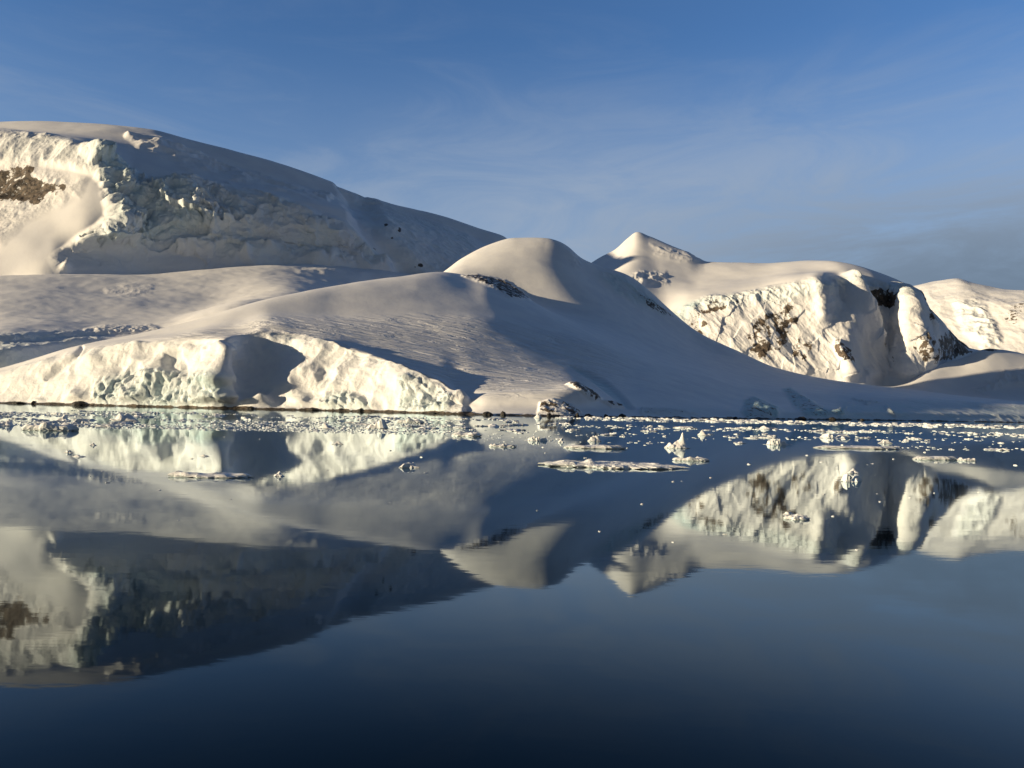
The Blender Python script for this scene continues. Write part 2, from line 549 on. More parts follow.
    k = pmask(u, v, [(470, 268), (500, 248), (545, 243), (580, 262), (625, 290), (610, 312), (540, 300)], 9)[..., None]
    P = P * (1 - k) + soft2 * k
    u, v = to_pix(P)
    n = normals(P)
    # ---- relief of the ice cliff
    w1 = 5 * fbm(P, 60, 3, off=3)
    cliff = pmask(u, v, [(-60, 380), (0, 372), (40, 361), (80, 350), (130, 344), (225, 341), (262, 333), (300, 337), (335, 345), (370, 356), (405, 368),
                         (442, 384), (468, 402), (462, 418), (-60, 412)], 3.5, w1 * 0.4)
    seracs = np.maximum(pmask(u, v, [(95, 410), (100, 385), (130, 372), (180, 372), (222, 380), (228, 412)], 6, w1),
                        np.maximum(pmask(u, v, [(325, 413), (330, 398), (350, 394), (366, 400), (370, 413)], 4, w1 * 0.5),
                                   pmask(u, v, [(398, 415), (402, 382), (415, 378), (440, 390), (452, 402), (445, 415)], 4, w1 * 0.6)))
    seracs *= cliff
    sel = cliff > 0.01
    Ps = P[sel]
    d = np.zeros(P.shape[:2], np.float32)
    flute = fbm(Ps, 52, 4, 0.42, st=(1.0, 1.0, 0.55), ridged=True, off=1) * (0.45 + 0.75 * sstep(-0.25, 0.35, fbm(Ps, 90, 2, off=31)))
    big = fbm(Ps, 70, 2, 0.45, off=5)
    d[sel] = cliff[sel] * (5.5 * flute + 15.0 * big + 3.2 * fbm(Ps, 40, 2, 0.4, off=37, ridged=True)) * (0.6 + 0.4 * sstep(40, 150, u[sel]))
    f1, f2, cid = cells(Ps, 17, st=(1.0, 1.0, 0.5))
    d[sel] += seracs[sel] * (4 * (cid - 0.45) + 9.0 * fbm(Ps, 26, 4, 0.55, st=(1.0, 1.0, 0.45), ridged=True, off=33) - 2.5 * np.exp(-((f2 - f1) / 0.12) ** 2))
    # corner pillar and hollows
    d += 6 * pmask(u, v, [(200, 382), (203, 350), (224, 343), (229, 360), (226, 384), (214, 388)], 3, w1) * cliff
    d -= 12 * pmask(u, v, [(232, 396), (238, 346), (262, 344), (296, 354), (290, 368), (262, 390), (250, 398)], 12, w1) * cliff
    d -= 9 * pmask(u, v, [(165, 372), (166, 354), (180, 350), (184, 366)], 3)
    d -= 8 * pmask(u, v, [(45, 380), (58, 366), (75, 354), (82, 347), (80, 358), (62, 372)], 3)
    # small lumps along the foot
    for (cu, cv, ru, rv, am) in ((78, 399, 9, 7, 9), (300, 400, 12, 9, 8), (36, 402, 8, 5, 4), (249, 405, 10, 4, 9), (214, 401, 9, 8, 9), (229, 399, 6, 6, 13), (262, 401, 8, 5, 14), (190, 350, 10, 6, 5), (230, 350, 7, 7, 9), (223, 381, 9, 7, 11), (168, 376, 14, 5, 6), (140, 362, 16, 6, 4), (96, 362, 9, 7, 5)):
        d += am * np.exp(-((u - cu) / ru) ** 2 - ((v - cv) / rv) ** 2)
    # ---- flank: rolling wind relief, a hollow and a step above the shore
    flank = sstep(2, 14, P[..., 2]) * (1 - cliff)
    d += flank * 2.2 * fbm(P, 160, 3, 0.5, off=8)
    d += 3.0 * pmask(u, v, [(465, 402), (500, 393), (540, 390), (575, 386), (600, 398), (560, 404), (500, 406)], 5, w1)
    # rocks above the shore
    rk = np.zeros(P.shape[:2], np.float32)
    wob = 4 * fbm(P, 22, 3, 0.6, off=11)
    spots = [([(538, 413), (540, 404), (553, 402), (572, 406), (585, 416), (560, 417)], 2.2, 0.50),
             ([(566, 386), (578, 385), (590, 392), (600, 400), (592, 401), (580, 393)], 1.4, 0.62),
             ([(600, 401), (615, 403), (625, 408), (612, 407)], 1.2, 0.55),
             ([(742, 412), (744, 401), (754, 397), (764, 402), (778, 408), (776, 418), (746, 418)], 1.8, 0.0),
             ([(783, 390), (790, 388), (812, 404), (830, 411), (845, 409), (840, 417), (806, 417), (793, 405)], 2.0, 0.0),
             ([(640, 408), (662, 409), (700, 415), (660, 416), (640, 414)], 1.2, 0.25),
             ([(462, 276), (478, 275), (505, 281), (522, 292), (530, 300), (510, 298), (490, 286)], 1.6, 0.62),
             ([(636, 294), (650, 300), (660, 306), (675, 318), (664, 316), (648, 308)], 1.8, 0.55),
             ([(852, 399), (868, 402), (880, 403), (866, 405)], 1.0, 0.3), ([(884, 404), (893, 412), (896, 418), (888, 412)], 1.0, 0.3)]
    for poly, soft, val in spots:
        k = pmask(u, v, poly, soft, wob * 0.35)
        rk = np.maximum(rk, k * val)
        d += k * (2.5 + 3.0 * fbm(P, 11, 3, 0.6, ridged=True, off=2)) * (0.3 if val == 0.0 else 0.8)
    d += 7 * np.exp(-((u - 757) / 9) ** 2 - ((v - 407) / 7) ** 2) + 6 * np.exp(-((u - 770) / 9) ** 2 - ((v - 412) / 5) ** 2) + 5 * np.exp(-((u - 800 - (v - 398) * 1.6) / 6) ** 2 - ((v - 402) / 11) ** 2) + 6 * np.exp(-((u - 838) / 7) ** 2 - ((v - 414) / 4) ** 2)
    bare = np.maximum(pmask(u, v, spots[3][0], 2.2, wob * 0.4), pmask(u, v, spots[4][0], 2.2, wob * 0.4))
    # the dome's right edge: a cornice and blue broken ice below the ridge
    corn = pmask(u, v, [(566, 250), (578, 258), (582, 268), (574, 266)], 3)
    d += corn * 6 * fbm(P, 30, 3, 0.6, ridged=True)
    icy = pmask(u, v, [(598, 272), (625, 278), (640, 286), (654, 300), (664, 314), (640, 304), (615, 290)], 5, w1)
    d += icy * (7 * fbm(P, 55, 3, 0.55, ridged=True, off=6))
    scarp = pmask(u, v, [(570, 366), (585, 370), (605, 380), (622, 395), (634, 408), (626, 408), (610, 394), (590, 379)], 2.0)
    d -= scarp * 5
    shorei = pmask(u, v, [(640, 409), (1024, 406), (1300, 418), (1300, 430), (640, 421)], 3, w1 * 0.6)
    d += shorei * 0.8 * fbm(P, 45, 4, 0.6, ridged=True, off=9)
    right_ice = pmask(u, v, [(840, 400), (1024, 404), (1300, 416), (1300, 432), (840, 422)], 5, w1)
    d += right_ice * 2.0 * fbm(P, 60, 4, 0.55, ridged=True, off=12)
    P = P + n * (d * sstep(-3, 5, P[..., 2]))[..., None]
    P[..., 0] += cliff * sstep(0, 12, P[..., 2]) * 12.0 * fbm(P, 40, 4, 0.55, st=(0.4, 0.4, 1.0), off=27)
    # tide line of bare dark rock, dirty ice at the right shore
    rk = np.maximum(rk, 0.36 * bare)
    tide = sstep(1.9, 0.7, P[..., 2] - 3.2 * fbm(P, 20, 4, 0.6, off=15) - 0.9 * (u < 470))
    rk = np.maximum(rk, tide * 1.0)
    ice = np.clip(cliff * (0.10 + 0.25 * sstep(0.1, 0.5, fbm(P, 70, 3, off=21)) + 0.42 * seracs) + 0.55 * icy + 0.3 * right_ice
                  + 0.2 * shorei + 0.55 * scarp + 0.8 * bare, 0, 1)
    rough = np.clip(cliff * 0.5 + seracs * 0.6 + icy * 0.5 + 0.4 * right_ice + rk + bare * 0.5, 0, 1.2)
    wind = np.clip(flank * sstep(1500, 1350, P[..., 1] - 0.5 * P[..., 0]) * (1 - 0.9 * sstep(560, 640, u)), 0, 1) * sstep(10, 60, P[..., 2])
    o = grid_mesh('snow_hill', P, m_hill, dict(rock=rk, ice=ice, rough=rough, wind=wind))
    tag(o, 'rounded snow hill with a sunlit ice cliff along its shore and a dome above', 'hill', kind='structure')


# ------------------------------------------------------------------ snow field between the hill and the big mountain
FIELD_TOP_V = [(-500, 300), (-200, 286), (0, 276), (50, 275), (100, 276), (150, 276), (190, 272), (230, 268), (260, 266), (300, 267), (330, 268), (370, 271),
               (400, 274), (425, 276), (445, 292), (480, 350), (560, 400)]
FIELD_TOP_Y = [(-500, 2450), (0, 2800), (100, 2920), (200, 3090), (300, 3320), (400, 3590), (480, 3800), (560, 4000)]


def make_field():
    q0 = line([(-500, 404), (-100, 394), (0, 378), (80, 358), (160, 345), (250, 320), (350, 325), (400, 352), (450, 370), (490, 402), (560, 408)], [(-500, 1800), (-100, 1560), (0, 1600), (100, 1850), (300, 2000), (560, 2600)])
    q1 = line([(-500, 385), (-100, 364), (0, 352.5), (40, 348), (80, 341), (110, 340), (160, 338), (250, 314), (350, 325), (400, 352), (450, 370), (490, 400), (560, 407)],
              [(-500, 1830), (-100, 1575), (0, 1618), (100, 1875), (300, 2030), (560, 2650)])
    q2 = line([(-500, 380), (-100, 352), (0, 344), (40, 341.5), (80, 338), (110, 337), (160, 332), (250, 309), (350, 325), (400, 352), (450, 370), (490, 398), (560, 406)],
              [(-500, 1900), (-100, 1680), (0, 1720), (100, 1950), (300, 2120), (560, 2700)])
    q3 = line([(-500, 374), (-100, 344), (0, 337), (60, 335.5), (100, 333), (160, 327), (250, 304), (350, 325), (400, 352), (450, 370), (490, 396), (560, 405)],
              [(-500, 1920), (-100, 1695), (0, 1738), (100, 1970), (300, 2180), (560, 2750)])
    q4 = line([(-500, 350), (-100, 325), (0, 320), (100, 316), (200, 309), (300, 290), (350, 302), (400, 330), (425, 340), (450, 360), (490, 390), (560, 404)], [(-500, 1950), (0, 2020), (100, 2180), (200, 2385), (300, 2620), (560, 3100)])
    q5 = line([(-500, 320), (-100, 300), (0, 295), (100, 293), (200, 287), (300, 277), (350, 284), (400, 310), (425, 325), (450, 350), (490, 385), (560, 403)], [(-500, 2200), (0, 2330), (100, 2500), (200, 2720), (300, 3000), (560, 3500)])
    q6 = line(FIELD_TOP_V, FIELD_TOP_Y)
    q7 = q6.copy(); q7[:, 1] += 12; q7[:, 2] += 500
    P = sheet([q0, q1, q2, q3, q4, q5, q6, q7], -480, 550, 1100, [26, 20, 20, 40, 40, 40, 12], smooth=(1.6, 4))
    u, v = to_pix(P)
    n = normals(P)
    steps = pmask(u, v, [(-100, 360), (0, 334), (75, 333), (112, 335), (90, 345), (0, 372), (-100, 400)], 4)
    lumps = np.maximum(pmask(u, v, [(85, 332), (105, 326), (150, 325), (165, 330), (110, 336)], 3), pmask(u, v, [(108, 290), (125, 286), (150, 288), (135, 293)], 5, 5 * fbm(P, 60, 3, off=6)) * 0.5)
    d = 15 * fbm(P, 430, 5, 0.52, off=2, st=(1.0, 1.5, 1.0)) + steps * 4 * fbm(P, 40, 3, 0.6, ridged=True) + lumps * 5 * fbm(P, 30, 3, 0.6, ridged=True, off=3)
    d += pmask(u, v, [(290, 262), (340, 264), (410, 272), (430, 282), (380, 280), (300, 272)], 5) * 9 * fbm(P, 150, 4, 0.5, ridged=True, off=4)
    P = P + n * d[..., None]
    rk = lumps * 0.28
    o = grid_mesh('snow_field', P, m_mtn, dict(rock=rk, ice=0.35 * steps, rough=np.clip(steps + lumps, 0, 1) * 0.6, wind=steps * 0))
    tag(o, 'grey shaded snow field lying between the front hill and the big mountain', 'snow field', kind='structure')


# ------------------------------------------------------------------ the big mountain on the left
def make_big_mountain():
    base = line(FIELD_TOP_V, FIELD_TOP_Y)
    m1 = line([(p[0], p[1] - 2) for p in FIELD_TOP_V] + [(680, 422)],
              [(-500, 2500), (0, 2880), (40, 2865), (75, 2915), (100, 2970), (150, 3075), (200, 3165), (260, 3270), (300, 3335), (400, 3600), (480, 3850), (680, 4200)])
    m0 = m1.copy(); m0[:, 1] += 24; m0[:, 2] -= 60
    m2 = line([(-500, 270), (-100, 240), (0, 240), (40, 252), (70, 256), (100, 250), (150, 240), (200, 238), (260, 243), (300, 248), (350, 257), (400, 267), (440, 272), (480, 280), (510, 298), (560, 390), (680, 420)],
              [(-500, 2700), (-100, 3050), (0, 3010), (50, 2930), (75, 2975), (100, 3040), (150, 3160), (200, 3260), (260, 3370), (300, 3430), (400, 3650), (480, 3900), (680, 4300)])
    m25 = line([(-500, 240), (-100, 216), (0, 218), (50, 228), (80, 231), (120, 228), (150, 226), (200, 225), (260, 233), (300, 237), (350, 246), (400, 259), (440, 265), (480, 273), (508, 287), (550, 365), (680, 421)],
               [(-500, 2820), (-100, 3170), (0, 3115), (50, 3042), (80, 3022), (105, 3060), (150, 3175), (200, 3260), (260, 3345), (300, 3385), (400, 3660), (480, 4050), (680, 4400)])
    m3 = line([(-500, 210), (-100, 190), (0, 192), (50, 200), (90, 200), (120, 205), (150, 210), (200, 212), (300, 224), (350, 234), (400, 250), (440, 258), (480, 266), (505, 276), (540, 345), (680, 420)],
              [(-500, 2950), (-100, 3300), (0, 3220), (50, 3150), (90, 3110), (105, 3108), (120, 3150), (150, 3225), (200, 3288), (300, 3396), (400, 3705), (480, 4150), (680, 4500)])
    m4 = line([(-500, 165), (-100, 136), (0, 133), (30, 137), (60, 141), (90, 150), (112, 166), (135, 180), (160, 184), (200, 186), (260, 195), (300, 203), (350, 214), (400, 228), (440, 240), (480, 252), (502, 262), (530, 325), (570, 398), (680, 425)],
              [(-500, 3200), (-100, 3560), (0, 3420), (60, 3330), (110, 3270), (135, 3310), (160, 3355), (200, 3408), (300, 3550), (400, 3960), (480, 4500), (680, 4750)])
    m45 = line([(-500, 158), (-100, 130), (0, 130), (50, 132), (100, 137), (150, 146), (200, 161), (250, 174), (300, 188), (350, 201), (400, 216), (440, 228), (480, 241), (502, 252), (530, 310), (570, 394), (680, 425)],
               [(-500, 3350), (-100, 3850), (0, 3800), (100, 3760), (150, 3800), (200, 3960), (300, 4300), (400, 4680), (480, 4950), (680, 5100)])
    m5 = line([(-500, 154), (-200, 128), (-100, 126), (0, 126), (50, 127), (110, 130), (150, 134), (200, 145), (250, 157.5), (300, 173), (340, 187), (352, 191), (365, 195), (380, 203), (400, 208),
               (440, 217), (480, 230), (505, 238), (520, 258), (540, 310), (570, 390), (680, 425)],
              [(-500, 3500), (-100, 4200), (0, 4250), (100, 4300), (200, 4450), (300, 4750), (400, 5080), (505, 5350), (680, 5400)])
    m6 = m5.copy(); m6[:, 1] += 110; m6[:, 2] += 800
    P = sheet([m0, m1, m2, m25, m3, m4, m45, m5, m6, ('z', -10.0, 2600.0, m5)], -480, 660, 1500, [10, 45, 40, 40, 65, 50, 45, 15, 8], smooth=(2.0, 3.0))
    u, v = to_pix(P)
    n = normals(P)
    w = 12 * fbm(P, 260, 3, off=3)
    fall = pmask(u, v, [(88, 150), (118, 166), (150, 184), (190, 187), (240, 192), (300, 208), (355, 236), (395, 271), (330, 266), (262, 264), (190, 268), (150, 272), (60, 272), (56, 262),
                        (84, 238), (110, 218), (104, 190)], 9, w)
    fallc = pmask(u, v, [(96, 156), (120, 165), (150, 178), (215, 188), (240, 212), (205, 228), (165, 240), (128, 246), (100, 246), (112, 222), (110, 200)], 9, w)
    topc = pmask(u, v, [(-200, 135), (0, 131), (35, 135), (70, 141), (100, 155), (125, 172), (150, 186), (140, 205), (110, 195), (95, 176), (70, 168), (0, 162), (-200, 165)], 5, w * 0.5)
    frac = pmask(u, v, [(338, 186), (366, 194), (385, 230), (412, 262), (425, 284), (396, 272), (370, 240), (345, 205)], 7, w * 0.7)
    fracw = pmask(u, v, [(352, 192), (372, 200), (420, 215), (470, 235), (480, 262), (440, 278), (405, 268), (380, 235)], 8, w)
    upb = pmask(u, v, [(128, 136), (170, 142), (230, 168), (330, 196), (330, 206), (240, 182), (180, 165), (140, 148)], 4, w * 0.7)
    wx, wz = fbm(P, 120, 3, 0.6, off=51), fbm(P, 120, 3, 0.6, off=57)
    Pw = P + np.stack([75 * wx, 75 * wz, 60 * (wx - wz)], -1)
    f1, f2, cid = cells(Pw, 95, st=(1, 1, 0.8))
    g1, g2, cid2 = cells(Pw, 42, off=7.3)
    patch = sstep(-0.15, 0.35, fbm(P, 330, 3, 0.5, off=41))
    hum = fbm(P, 300, 5, 0.47, st=(1.0, 1.0, 1.3), ridged=True, off=17)
    blocks = 26 * (cid - 0.5) - 7 * np.exp(-((f2 - f1) / 0.16) ** 2) + 13 * (cid2 - 0.5)
    rg = fbm(P, 130, 5, 0.55, ridged=True, off=7)
    pb = 0.5 + 0.5 * patch
    fall *= 1 - 0.72 * pmask(u, v, [(30, 285), (40, 258), (75, 246), (130, 250), (190, 250), (230, 262), (235, 285)], 8, w * 0.7)
    h1, h2, cid3 = cells(Pw + 50 * wx[..., None], 210, off=3.1, st=(1, 1, 1.2))
    slabs = 40 * (cid3 - 0.5) + 22 * fbm(Pw, 140, 4, 0.5, ridged=True, off=61)
    d = fall * (0.34 * pb * blocks + 30 * hum + 10 * rg * pb + 1.0 * slabs) + fallc * (0.5 * blocks + 20 * hum + 0.9 * slabs)
    d += topc * (24 * fbm(P, 150, 5, 0.46, st=(1, 1, 0.5), ridged=True, off=2) + 0.18 * blocks * patch)
    d -= frac * 42
    d += fracw * 14 * fbm(P, 150, 4, 0.55, ridged=True, off=13)
    d += upb * 36 * fbm(P, 200, 4, 0.5, st=(1.0, 1.0, 2.0), ridged=True, off=14)
    d += 12 * fbm(P, 600, 4, 0.5, off=9)
    # a smooth snow fan below the lit cliff
    rockm = pmask(u, v, [(-60, 168), (0, 172), (20, 167), (36, 168), (34, 176), (50, 184), (70, 186), (68, 194), (48, 194), (40, 206), (30, 206), (18, 200), (0, 200), (-60, 214)], 3.5, w * 0.35)
    rockl = pmask(u, v, [(-60, 160), (30, 164), (85, 180), (80, 198), (50, 206), (20, 220), (0, 240), (-60, 250)], 8, w)
    d += rockl * 14 * fbm(P, 140, 5, 0.5, ridged=True, off=5)
    # isolated seracs catching the sun
    for (cu, cv, ru, rv, am) in ((186, 218, 3, 5, 20), (246, 257, 5, 4, 34), (245, 236, 4, 3, 26), (66, 268, 5, 4, 16), (318, 263, 12, 4, 34), (270, 254, 6, 3, 24), (385, 264, 10, 7, 34), (135, 240, 7, 5, 14)):
        d += am * np.exp(-((u - cu) / ru) ** 2 - ((v - cv) / rv) ** 2)
    P = P + n * (d * sstep(0, 40, P[..., 2]))[..., None]
    rk = 0.70 * rockm + 0.20 * rockl * (1 - rockm)
    for (cu, cv, ru, rv) in ((386, 224, 2, 3), (399, 231, 2.5, 3.0), (379, 247, 2.5, 6), (420, 266, 5, 2.5), (393, 237, 2, 2), (363, 190, 5, 2)):
        rk = np.maximum(rk, 0.75 * np.exp(-((u - cu - w * 0.1) / ru) ** 2 - ((v - cv) / rv) ** 2))
    ice = np.clip(0.25 * fall + 0.25 * fallc + 0.15 * topc + 0.2 * fracw, 0, 1)
    o = grid_mesh('mountain', P, m_mtn, dict(rock=rk, ice=ice, rough=np.clip(0.7 * fall + topc * 0.7 + rockl + 0.4 * fracw, 0, 1.2), wind=rk * 0))
    tag(o, 'broad snow mountain with a shaded icefall and a sunlit cliff at its corner', 'mountain', kind='structure')


# ------------------------------------------------------------------ the range on the right
def make_right_range():
    a0 = line([(520, 380), (700, 385), (780, 388), (850, 395), (940, 402), (1010, 404)], [(520, 3500), (1010, 3600)])
    a1 = line([(520, 350), (600, 352), (660, 347), (700, 358), (740, 368), (780, 375), (850, 385), (900, 387), (940, 385), (970, 376), (1010, 372)],
              [(520, 3900), (660, 3850), (700, 3820), (780, 3800), (835, 3800), (864, 3760), (884, 3900), (912, 3800), (930, 3820), (1010, 4000)])
    a2 = line([(520, 325), (600, 322), (660, 326), (700, 328), (750, 328), (790, 332), (820, 338), (845, 346), (870, 345), (900, 338), (930, 342), (950, 352), (1010, 360)],
              [(520, 4200), (660, 4080), (720, 3980), (790, 3900), (825, 3870), (847, 3815), (866, 4080), (888, 4080), (908, 3830), (928, 3850), (955, 4080), (1010, 4200)])
    a3 = line([(520, 305), (600, 291), (640, 301), (665, 309), (690, 301), (720, 297), (760, 292), (795, 284.5), (818, 280), (832, 283), (850, 286), (870, 288), (890, 290), (905, 293), (915, 300),
               (930, 320), (945, 334), (960, 347), (1010, 358)],
              [(520, 5000), (600, 4700), (690, 4300), (760, 4100), (800, 3960), (822, 3930), (840, 4180), (870, 4230), (888, 4190), (906, 3960), (930, 3930), (960, 4140), (1010, 4260)])
    a4 = line([(520, 303), (580, 283), (600, 275), (630, 262), (660, 272), (700, 281), (760, 277), (800, 272), (840, 271), (870, 277), (890, 282), (905, 288), (915, 297), (930, 318), (945, 333), (960, 346), (1010, 357)],
              [(520, 6300), (600, 5950), (660, 5550), (760, 4850), (840, 4400), (900, 4250), (960, 4260), (1010, 4400)])
    a5 = line([(520, 302), (560, 280), (580, 270), (600, 258), (615, 250), (628, 238), (637, 232), (650, 236.5), (672, 246), (690, 254), (705, 262), (730, 263), (770, 264), (800, 262), (840, 263), (870, 270), (890, 277),
               (905, 284), (913, 291), (925, 308), (940, 326), (960, 345), (1010, 356)],
              [(520, 7300), (637, 6900), (700, 6300), (800, 5300), (840, 4850), (900, 4500), (960, 4400), (1010, 4500)])
    a6 = a5.copy(); a6[:, 1] += 60; a6[:, 2] += 500
    for l in (a0, a1, a2, a3, a4, a5, a6):
        y = l[:, 2]
        l[:, 2] = np.where(y < 3800, 0.83 * y, 3154 + (y - 3800) * (0.38 + 0.17 * sstep(680, 840, l[:, 0]))) * (1 + 0.03 * sstep(850, 900, l[:, 0]) + 0.12 * sstep(925, 955, l[:, 0]))
    P = sheet([a0, a1, a2, a3, a4, a5, a6, ('z', -10.0, 1400.0, a5)], 525, 1005, 900, [14, 75, 80, 50, 50, 14, 8], smooth=(1.8, 2.2))
    u, v = to_pix(P)
    n = normals(P)
    w = 10 * fbm(P, 200, 3, off=3)
    cl = pmask(u, v, [(655, 330), (672, 314), (692, 303), (722, 298), (760, 293), (796, 286), (820, 281), (860, 284), (900, 288), (922, 300), (950, 330), (965, 352), (940, 372),
                      (900, 378), (850, 380), (780, 372), (700, 348)], 6, w * 0.6)
    lipm = pmask(u, v, [(680, 312), (700, 300), (760, 292), (800, 284), (850, 280), (905, 286), (920, 298), (905, 300), (860, 294), (820, 294), (780, 304), (720, 312)], 5, w * 0.4)
    Sh = P.copy(); Sh[..., 0] += 0.7 * P[..., 2]
    gul = 0.95 * fbm(Sh, 190, 5, 0.5, st=(1.0, 0.7, 0.38), ridged=True, off=4) + 0.22 * fbm(P, 110, 4, 0.5, ridged=True, off=19)
    f1, f2, cid = cells(P, 70, st=(1, 1, 0.8))
    d = cl * (27 * gul + 7 * (cid - 0.5)) + lipm * 12 * fbm(P, 55, 4, 0.55, ridged=True, off=6)
    d += 10 * fbm(P, 500, 4, 0.5, off=9)
    d += pmask(u, v, [(618, 282), (640, 272), (665, 274), (668, 284), (640, 286)], 4, w * 0.4) * 14 * fbm(P, 80, 3, 0.6, ridged=True, off=8)
    d += pmask(u, v, [(650, 244), (690, 252), (704, 262), (680, 262), (655, 254)], 3, w * 0.3) * 9 * fbm(P, 110, 3, 0.5, ridged=True, off=10)
    # ribs that stand out of the face
    for (x0, y0, x1, y1, wd_, am) in ((846, 283, 870, 340, 7, 60), (909, 304, 926, 352, 9, 30), (838, 345, 850, 372, 4, 25), (815, 285, 822, 315, 6, 25)):
        t = np.clip(((u - x0) * (x1 - x0) + (v - y0) * (y1 - y0)) / ((x1 - x0) ** 2 + (y1 - y0) ** 2), 0, 1)
        dd = np.hypot(u - x0 - t * (x1 - x0), v - y0 - t * (y1 - y0))
        d += am * np.exp(-(dd / wd_) ** 2)
    P = P + n * d[..., None]
    rk = np.zeros(u.shape, np.float32)
    wob = w * 0.4
    for poly, val, soft in (([(690, 318), (704, 304), (738, 304), (728, 314), (712, 320), (700, 340), (688, 338)], 0.50, 4),
                            ([(742, 340), (762, 312), (792, 302), (800, 318), (790, 345), (770, 364), (752, 360)], 0.52, 6),
                            ([(786, 352), (800, 338), (812, 345), (802, 368), (790, 366)], 0.46, 4),
                            ([(835, 338), (848, 350), (852, 366), (842, 362), (834, 348)], 0.62, 3),
                            ([(852, 292), (870, 290), (902, 294), (906, 302), (890, 310), (862, 304)], 0.70, 3.5),
                            ([(862, 318), (890, 345), (900, 362), (884, 368), (866, 342)], 0.36, 5),
                            ([(908, 338), (922, 330), (934, 352), (930, 370), (914, 364)], 0.48, 4),
                            ([(930, 340), (946, 328), (956, 330), (966, 348), (975, 352), (950, 360), (932, 362)], 0.66, 4),
                            ([(912, 294), (922, 300), (932, 316), (938, 326), (926, 322)], 0.62, 3)):
        rk = np.maximum(rk, val * pmask(u, v, poly, soft, wob))
    ice = np.clip(0.3 * lipm + 0.5 * pmask(u, v, [(662, 316), (690, 300), (702, 302), (690, 322), (672, 332)], 4), 0, 1)
    o = grid_mesh('mountain_range', P, m_far, dict(rock=rk, ice=ice, rough=np.clip(cl * 0.6 + lipm * 0.5, 0, 1), wind=rk * 0))
    tag(o, 'sunlit snow plateau with a pointed peak and rocky cliffs on the right', 'mountain', kind='structure')


def make_far_ridge():
    b0 = line([(840, 385), (1024, 388), (1450, 405)], [(840, 8200), (1024, 7300), (1450, 6000)])
    b1 = line([(840, 362), (900, 360), (1024, 362), (1450, 390)], [(840, 8600), (1024, 7600), (1450, 6200)])
    b2 = line([(840, 332), (900, 326), (960, 328), (1024, 332), (1450, 365)], [(840, 9200), (960, 8350), (1024, 7950), (1450, 6400)])
    b3 = line([(840, 314), (900, 305), (930, 298), (960, 296), (990, 302), (1024, 304), (1450, 340)], [(840, 9700), (960, 8850), (1024, 8350), (1450, 6700)])
    b4 = line([(840, 310), (880, 298), (900, 289), (920, 284.5), (945, 281), (957, 279.5), (970, 283), (990, 287), (1024, 290), (1100, 297), (1450, 330)], [(840, 10400), (960, 9500), (1024, 9000), (1450, 7200)])
    b5 = b4.copy(); b5[:, 1] += 20; b5[:, 2] += 700
    P = sheet([b0, b1, b2, b3, b4, b5, ('z', -10.0, 2200.0, b4)], 845, 1440, 700, [14, 60, 60, 40, 14, 8], smooth=(2.0, 2.5))
    u, v = to_pix(P)
    n = normals(P)
    w = 10 * fbm(P, 200, 3, off=3)
    d = 50 * fbm(P, 800, 4, 0.5, off=9) + 34 * fbm(P, 420, 5, 0.5, st=(1, 0.4, 1), ridged=True, off=5) * pmask(u, v, [(930, 296), (1440, 330), (1440, 380), (930, 360)], 8, w)
    P = P + n * d[..., None]
    rk = 0.44 * np.maximum(pmask(u, v, [(1002, 322), (1014, 300), (1024, 303), (1016, 330)], 4, w * 0.4), pmask(u, v, [(1018, 304), (1045, 304), (1045, 309), (1018, 309)], 2, w * 0.2))
    br = pmask(u, v, [(955, 304), (975, 302), (995, 325), (1002, 345), (985, 350), (965, 330)], 5, w * 0.5)
    P = P + n * (br * 55 * fbm(P, 190, 4, 0.5, ridged=True, off=8))[..., None]
    o = grid_mesh('mountain_ridge', P, m_far, dict(rock=rk, ice=0.2 * br, rough=0.3 + 0.5 * br, wind=rk * 0))
    tag(o, 'farthest sunlit snow ridge at the right behind the rocky cliffs', 'mountain', kind='structure')


